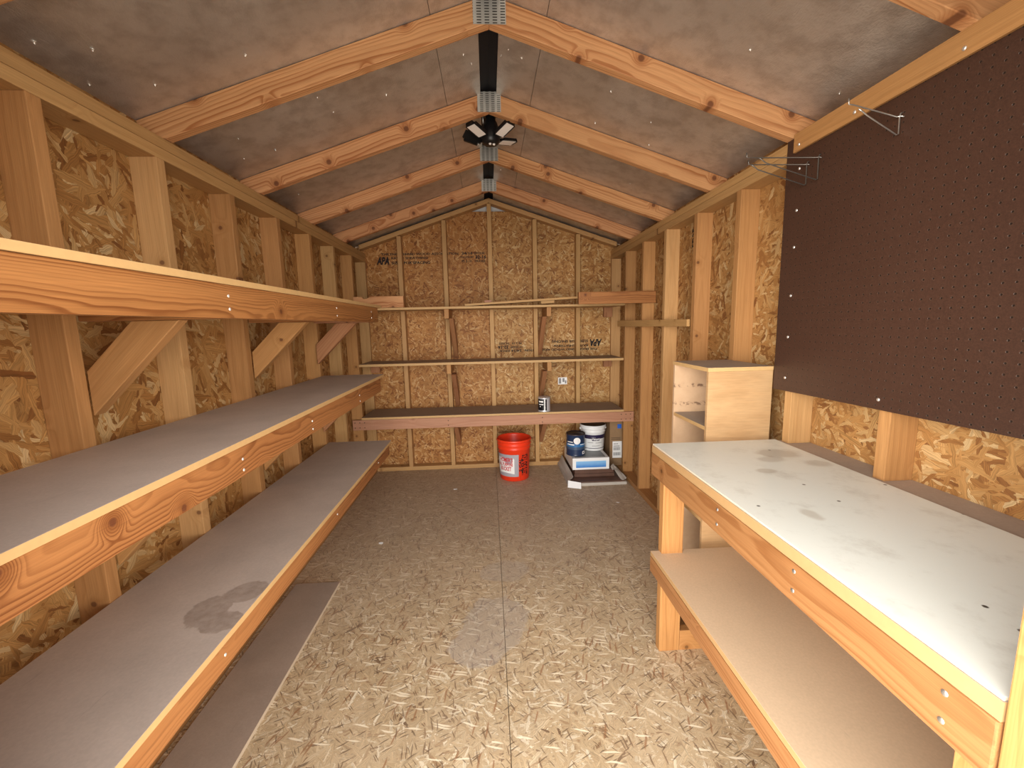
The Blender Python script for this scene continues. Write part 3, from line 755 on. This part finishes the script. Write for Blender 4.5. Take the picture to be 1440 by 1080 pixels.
# white banner with a wavy outline
n = 20; lo = []; hi = []
for i in range(n+1):
    a = -1.42+i/n*1.36
    lo.append(bm.verts.new(cyl_pt((0, 0, 0), BR(.08)+.002, a, .068+.012*math.sin(i/n*3)+(.02 if i < 3 else 0)))); hi.append(bm.verts.new(cyl_pt((0, 0, 0), BR(.2)+.002, a, .225-.012*math.sin(i/n*5+.4)-(.0 if i < 17 else .01*(i-17)))))
for i in range(n):
    f = bm.faces.new((lo[i], lo[i+1], hi[i+1], hi[i])); f.material_index = 1; f.smooth = True
W_ = Matrix.Translation((.165, 3.668, 0))
link('label', finish(bm, 'label'), ['label_grey', 'label_white'], bk, W_)
bm = bmesh.new()
def wrap(a0, z0, slope=0.): return lambda p: cyl_pt((0, 0, 0), BR(z0+p.y)+.0030, a0+p.x/.136, z0+p.y+slope*p.x)
text_bm(bm, "HOMER'S", .055, None, .125, .0015, 0, wrap(-1.08, .180, -.02))
text_bm(bm, 'ALL PURPOSE', .04, None, .145, .0012, 0, wrap(-1.22, .142, .0))
text_bm(bm, 'BUCKET', .048, None, .11, .0015, 0, wrap(-1.06, .100, .0))
link('lettering', finish(bm, 'lettering'), 'label_red', bk, W_)
bm = bmesh.new()
def wrapv(a0, z0): return lambda p: cyl_pt((0, 0, 0), BR(z0+p.x)+.0022, a0-p.y/.136, z0+p.x)
text_bm(bm, "LET'S DO THIS", .085, None, .185, .003, 0, wrapv(.88, .055))
text_bm(bm, '5 GAL', .034, None, .12, .001, 0, wrapv(.42, .09))
link('lettering', finish(bm, 'lettering'), 'print_black', bk, W_)

# quart can on the low shelf
cn = thing('quart_can', 'small black and silver paint can on the lowest back shelf', 'can', (.435, 3.628, .606))
cz = .6065
lathe('can_body', [(0, .002), (.050, .002), (.0535, 0), (.0545, .004), (.0525, .008), (.0525, .114), (.0545, .118), (.0545, .122), (.052, .124), (.049, .121), (.044, .119), (.042, .121), (0, .121)], 'can_metal', cn, (.435, 3.628, cz), 40)
bm = bmesh.new(); r1 = lambda z: .0532
cyl_patch(bm, r1, -1.6, -.10, .012, .110, 16, 0); cyl_patch(bm, r1, -.10, .06, .012, .110, 3, 1); cyl_patch(bm, r1, .06, .32, .012, .110, 4, 0)
r2 = lambda z: .0538
cyl_patch(bm, r2, -1.1, -.3, .082, .096, 8, 1); cyl_patch(bm, r2, -1.05, -.25, .060, .068, 8, 1); cyl_patch(bm, r2, -.9, -.7, .042, .050, 3, 1)
link('label', finish(bm, 'label'), ['can_black', 'can_white'], cn, Matrix.Translation((.435, 3.628, cz)))

# carton of planks with a tile box on it, two paint containers on top
ct = thing('plank_carton', 'torn open carton of dark brown flooring planks on the floor in the back right corner', 'carton', (.85, 3.65, 0))
box('tray', (.60, 3.375, .0005), (1.10, 3.94, .026), 'cardboard_grey', ct, .002)
box('plank_layer', (.625, 3.385, .0265), (1.085, 3.93, .034), 'plank_brown', ct, .001)
box('plank_layer', (.675, 3.497, .0345), (1.028, 3.92, .062), 'plank_brown', ct, .0015)
box('plank_layer', (.680, 3.503, .0625), (1.022, 3.915, .097), 'plank_brown', ct, .0015)
def sheet(name, P4, mat, parent, nx=8, ny=5, amp=.006, th=.003, **props):
    bm = bmesh.new(); a, b_, c_, d_ = [Vector(p) for p in P4]
    n = (b_-a).cross(d_-a).normalized(); rr = random.Random(len(name)+int(a.x*1000))
    ph = [rr.uniform(0, 6) for _ in range(4)]
    g = []
    for j in range(ny+1):
        row = []
        for i in range(nx+1):
            u, v = i/nx, j/ny
            p = (a*(1-u)+b_*u)*(1-v)+(d_*(1-u)+c_*u)*v
            p += n*amp*(math.sin(u*7+ph[0]+v*2)+.6*math.sin(v*9+ph[1]-u*3))*(.4+.6*v)
            row.append(bm.verts.new(p))
        g.append(row)
    fs = [bm.faces.new((g[j][i], g[j][i+1], g[j+1][i+1], g[j+1][i])) for j in range(ny) for i in range(nx)]
    r = bmesh.ops.extrude_face_region(bm, geom=fs)
    bmesh.ops.translate(bm, vec=n*th, verts=[q for q in r['geom'] if isinstance(q, bmesh.types.BMVert)])
    return link(name, finish(bm, name), mat, parent, **props)
sheet('torn_flap', ((.598, 3.41, .004), (.603, 3.93, .01), (.640, 3.93, .105), (.655, 3.46, .060)), 'cardboard_grey', ct, amp=.007)
sheet('torn_flap', ((1.03, 3.60, .10), (1.075, 3.60, .085), (1.107, 3.405, .048), (1.066, 3.385, .030)), 'cardboard_grey', ct, 4, 6, .004)
sheet('torn_flap', ((1.00, 3.52, .115), (1.035, 3.56, .125), (1.05, 3.50, .10), (1.005, 3.47, .098)), 'cardboard_grey', ct, 4, 4, .003)
sheet('paper_tag', ((.590, 3.352, .003), (.695, 3.310, .003), (.702, 3.345, .043), (.600, 3.385, .052)), 'paper', ct, 4, 3, .0006, .0015)

tb = thing('tile_box', 'flat white box with a blue picture on its front, lying on the brown planks', 'box', (.82, 3.7, .0975))
TX0, TX1, TY0, TY1, TZ0, TZ1 = .662, .984, 3.505, 3.90, .0980, .2010
box('carton', (TX0, TY0, TZ0), (TX1, TY1, TZ1), 'pail_white', tb, .0015)
bm = bmesh.new(); add_box(bm, (TX0+.030, TY0-.0012, TZ0+.018), (TX1-.028, TY0-.0002, TZ1-.028)); link('front_picture', finish(bm, 'front_picture'), 'box_blue_print', tb)
bm = bmesh.new(); add_box(bm, (TX0+.028, TY0+.022, TZ1), (TX1-.028, TY1-.022, TZ1+.0012)); link('top_picture', finish(bm, 'top_picture'), 'box_grey_print', tb)

gc = thing('paint_can', 'dark blue gallon paint can with a round white badge, on the flat white box', 'can', (.716, 3.640, .2025))
W_ = Matrix.Translation((.716, 3.640, .2025))
R0 = .0825
lathe('can_body', [(0, .003), (R0-.004, .003), (R0+.002, 0), (R0+.002, .006), (R0, .009), (R0, .182), (R0+.003, .186), (R0+.003, .192), (R0-.002, .195), (R0-.007, .190), (R0-.014, .186), (R0-.016, .190), (0, .190)], ['paint_blue_dark', 'lid_dark'], gc, (.716, 3.640, .2025), 48,
      mis=[0]*6+[1]*6)
bm = bmesh.new(); rr = lambda z: R0+.0008
cyl_patch(bm, rr, -1.6, 1.6, .012, .058, 30, 2); cyl_patch(bm, rr, -1.6, 1.6, .058, .082, 30, 1); cyl_patch(bm, rr, -1.6, 1.2, .082, .112, 30, 0)
r2 = lambda z: R0+.0016
cyl_patch(bm, r2, -1.2, -.5, .122, .130, 6, 3); cyl_patch(bm, r2, -1.2, -.35, .098, .108, 8, 3); cyl_patch(bm, r2, .55, .95, .014, .042, 6, 3)
cyl_patch(bm, r2, .30, 1.2, .100, .106, 8, 3)
cyl_patch(bm, lambda z: R0+.0022, .64, .82, .022, .034, 3, 2)
link('label', finish(bm, 'label'), ['paint_blue', 'paint_blue_mid', 'paint_blue_dark', 'label_white'], gc, W_)
bm = bmesh.new(); cv = bm.verts.new(cyl_pt((0, 0, 0), R0+.003, -.05, .138)); ring = [bm.verts.new(cyl_pt((0, 0, 0), R0+.0022, -.05+.030*math.cos(t)/R0, .138+.030*math.sin(t))) for t in [i*2*PI/28 for i in range(28)]]
for i in range(28): bm.faces.new((cv, ring[i], ring[(i+1) % 28]))
link('badge', finish(bm, 'badge'), 'label_white', gc, W_)

pp = thing('paint_pail', 'white plastic paint pail with a navy band, at the back of the flat white box', 'pail', (.907, 3.788, .2025))
W_ = Matrix.Translation((.907, 3.788, .2025)); PR = lambda z: .100+.014*z/.235
lathe('pail_body', [(0, .004), (.095, .004), (.098, 0), (.100, .005), (PR(.17), .17), (PR(.17)+.004, .173), (PR(.17)+.004, .182), (PR(.19), .185), (PR(.20), .200), (PR(.2)+.004, .203), (PR(.21)+.004, .212), (PR(.21)+.001, .214), (PR(.22)+.006, .217), (PR(.22)+.006, .232), (PR(.22)+.001, .236)], 'pail_white', pp, (.907, 3.788, .2025), 56)
lathe('pail_lid', [(PR(.22)+.0005, .2362), (PR(.22)-.006, .2375), (PR(.22)-.008, .231), (0, .231)], 'lid_dark', pp, (.907, 3.788, .2025), 56)
bm = bmesh.new(); rr = lambda z: PR(z)+.001
cyl_patch(bm, rr, -1.6, 1.6, .116, .152, 30, 0); cyl_patch(bm, rr, -1.6, 1.6, .024, .029, 30, 2); cyl_patch(bm, lambda z: PR(z)+.0016, -.30, .34, .098, .116, 10, 0)
cyl_patch(bm, lambda z: PR(z)+.001, -.7, -.2, .078, .082, 6, 1); cyl_patch(bm, lambda z: PR(z)+.001, .0, .6, .076, .080, 6, 1); cyl_patch(bm, lambda z: PR(z)+.001, -.3, .4, .048, .052, 6, 1)
link('label', finish(bm, 'label'), ['pail_navy', 'print_grey', 'pail_navy'], pp, W_)
bm = bmesh.new(); text_bm(bm, 'Valspar', .034, None, .068, .001, 0, lambda p: cyl_pt((0, 0, 0), PR(.11)+.0032, -.30+p.x/.107, .106+p.y)); link('lettering', finish(bm, 'lettering'), 'label_white', pp, W_)
for s in (-1, 1):
    bm = bmesh.new(); b2 = bmesh.ops.create_cone(bm, cap_ends=True, segments=14, radius1=.012, radius2=.010, depth=.012)
    bmesh.ops.transform(bm, matrix=Matrix.Translation((s*(PR(.2)+.006), 0, .195)) @ Matrix.Rotation(PI/2, 4, 'Y'), verts=b2['verts'])
    link('handle_ear', finish(bm, 'handle_ear'), 'pail_white', pp, W_)
bm = bmesh.new(); tube_bm(bm, [((PR(.2)+.010)*math.cos(t), (PR(.2)+.010)*-.9*math.sin(t), .195-.075*math.sin(t)) for t in [i*PI/20 for i in range(21)]], .0018)
link('wire_handle', finish(bm, 'wire_handle'), 'lid_dark', pp, W_)

cbx = thing('cardboard_box', 'tall brown cardboard box with a white label in the back right corner', 'box', (1.13, 3.84, .0385))
box('carton', (1.058, 3.752, .039), (1.214, 3.94, .465), 'cardboard', cbx, .002)
bm = bmesh.new(); add_box(bm, (1.084, 3.7505, .112), (1.172, 3.7515, .270))
rr = random.Random(4)
for z0, z1, m in ((.185, .215, 9), (.135, .165, 9)):
    x = 1.094
    for _ in range(m):
        w = rr.uniform(.003, .006); add_box(bm, (x, 3.7497, z0), (x+w, 3.7504, z1), 1); x += w+rr.uniform(.0015, .004)
for (xa, xb, z) in ((1.094, 1.115, .243), (1.118, 1.135, .243), (1.094, 1.150, .222)): add_box(bm, (xa, 3.7497, z), (xb, 3.7504, z+.007), 1)
link('label', finish(bm, 'label'), ['label_white', 'print_grey'], cbx)
bm = bmesh.new(); add_box(bm, (1.128, 3.7502, .392), (1.165, 3.7515, .432)); link('blue_tape', finish(bm, 'blue_tape'), 'blue_tape', cbx)
bm = bmesh.new(); add_box(bm, (1.07, 3.7508, .288), (1.16, 3.7515, .292)); add_box(bm, (1.07, 3.7508, .303), (1.16, 3.7515, .306)); link('printed_lines', finish(bm, 'printed_lines'), 'print_black', cbx)

# scraps on the floor
def scrap(x, y, r, label, k):
    bm = bmesh.new(); rr = random.Random(k)
    p = [(x+r*rr.uniform(.5, 1.1)*math.cos(t), y+r*.6*rr.uniform(.5, 1.1)*math.sin(t), .0006+rr.uniform(0, .004)) for t in [i*2*PI/9 for i in range(9)]]
    q = [(a, b_, c_+.0015) for a, b_, c_ in p]
    A = [bm.verts.new(v) for v in p]; B = [bm.verts.new(v) for v in q]
    bm.faces.new(A[::-1]); bm.faces.new(B)
    for i in range(9): bm.faces.new((A[i], A[(i+1) % 9], B[(i+1) % 9], B[i]))
    tag(link('paper_scrap', finish(bm, 'paper_scrap'), 'paper'), label, 'scrap')
scrap(-.753, 2.57, .020, 'tiny white paper scrap on the floor beside the lowest left shelf', 1)
scrap(-.35, 3.42, .016, 'tiny white paper scrap on the floor between lowest left shelf and orange bucket', 2)
scrap(.915, 3.02, .018, 'pale scrap on the floor in front of the plank carton', 3)

# ------------------------------------------------------------------ daylight
w = bpy.data.worlds.new('sky'); SC.world = w; w.use_nodes = True
nt = w.node_tree; nt.nodes.clear()
o = nt.nodes.new('ShaderNodeOutputWorld'); bg = nt.nodes.new('ShaderNodeBackground'); tc = nt.nodes.new('ShaderNodeTexCoord')
sp = nt.nodes.new('ShaderNodeSeparateXYZ'); mr = nt.nodes.new('ShaderNodeMapRange'); mx = nt.nodes.new('ShaderNodeMix'); mx.data_type = 'RGBA'
nt.links.new(tc.outputs['Generated'], sp.inputs[0]); nt.links.new(sp.outputs[2], mr.inputs[0])
mr.inputs[1].default_value = -1; mr.inputs[2].default_value = 1
cr = nt.nodes.new('ShaderNodeValToRGB'); nt.links.new(mr.outputs[0], cr.inputs[0]); nt.nodes.remove(mx)
el = cr.color_ramp.elements
while len(el) < 5: el.new(.5)
for e_, (z_, k_) in zip(el, ((-.6, (.50, .46, .40)), (-.2, (.95, .88, .78)), (.0, (2.9, 2.75, 2.5)), (.3, (1.4, 1.37, 1.30)), (.8, (.70, .70, .69)))):
    e_.position = (z_+1)/2; e_.color = (*k_, 1)     # sunlit ground, bright hazy horizon, dimmer overhead
az = nt.nodes.new('ShaderNodeMath'); az.operation = 'MULTIPLY_ADD'; nt.links.new(sp.outputs[0], az.inputs[0])
az.inputs[1].default_value = -.45; az.inputs[2].default_value = 1.0      # the brighter side of the sky is on the left
nt.links.new(cr.outputs[0], bg.inputs[0]); nt.links.new(az.outputs[0], bg.inputs[1])
nt.links.new(bg.outputs[0], o.inputs[0])
# sampling portal in the doorway (gives off no light of its own)
la = bpy.data.lights.new('doorway_portal', 'AREA'); la.shape = 'RECTANGLE'; la.size = 1.21; la.size_y = 2.0
la.cycles.is_portal = True
po = bpy.data.objects.new('doorway_portal', la); COL.objects.link(po)
po.matrix_basis = Matrix.Translation((0, .345, .99)) @ Matrix.Rotation(PI/2, 4, 'X')   # faces +y, into the shed

# ------------------------------------------------------------------ camera
ang = (0.140027, 0.0517638, -0.0217523)
def Rm(p):
    pi, ya, ro = p; c, s = math.cos, math.sin
    base = Matrix(((1, 0, 0), (0, 0, -1), (0, 1, 0)))
    Rz = Matrix(((c(ya), -s(ya), 0), (s(ya), c(ya), 0), (0, 0, 1)))
    Rx = Matrix(((1, 0, 0), (0, c(pi), -s(pi)), (0, s(pi), c(pi))))
    Rr = Matrix(((c(ro), -s(ro), 0), (s(ro), c(ro), 0), (0, 0, 1)))
    return Rr @ Rx @ base @ Rz
M = Rm(ang)
cam = bpy.data.cameras.new('camera'); co = bpy.data.objects.new('camera', cam); COL.objects.link(co)
r, d, f = M[0], M[1], M[2]
co.matrix_world = Matrix(((r[0], -d[0], -f[0], -.0315), (r[1], -d[1], -f[1], 0), (r[2], -d[2], -f[2], H), (0, 0, 0, 1)))
cam.sensor_width = 36; cam.sensor_fit = 'HORIZONTAL'; cam.lens = 594.68/1440*36; cam.clip_start = .02
SC.camera = co
vs = SC.view_settings; vs.view_transform = 'Standard'; vs.look = 'None'; vs.gamma = 1; vs.exposure = 2.92; vs.use_curve_mapping = False
SC.cycles.max_bounces = 14; SC.cycles.diffuse_bounces = 10; SC.cycles.glossy_bounces = 6
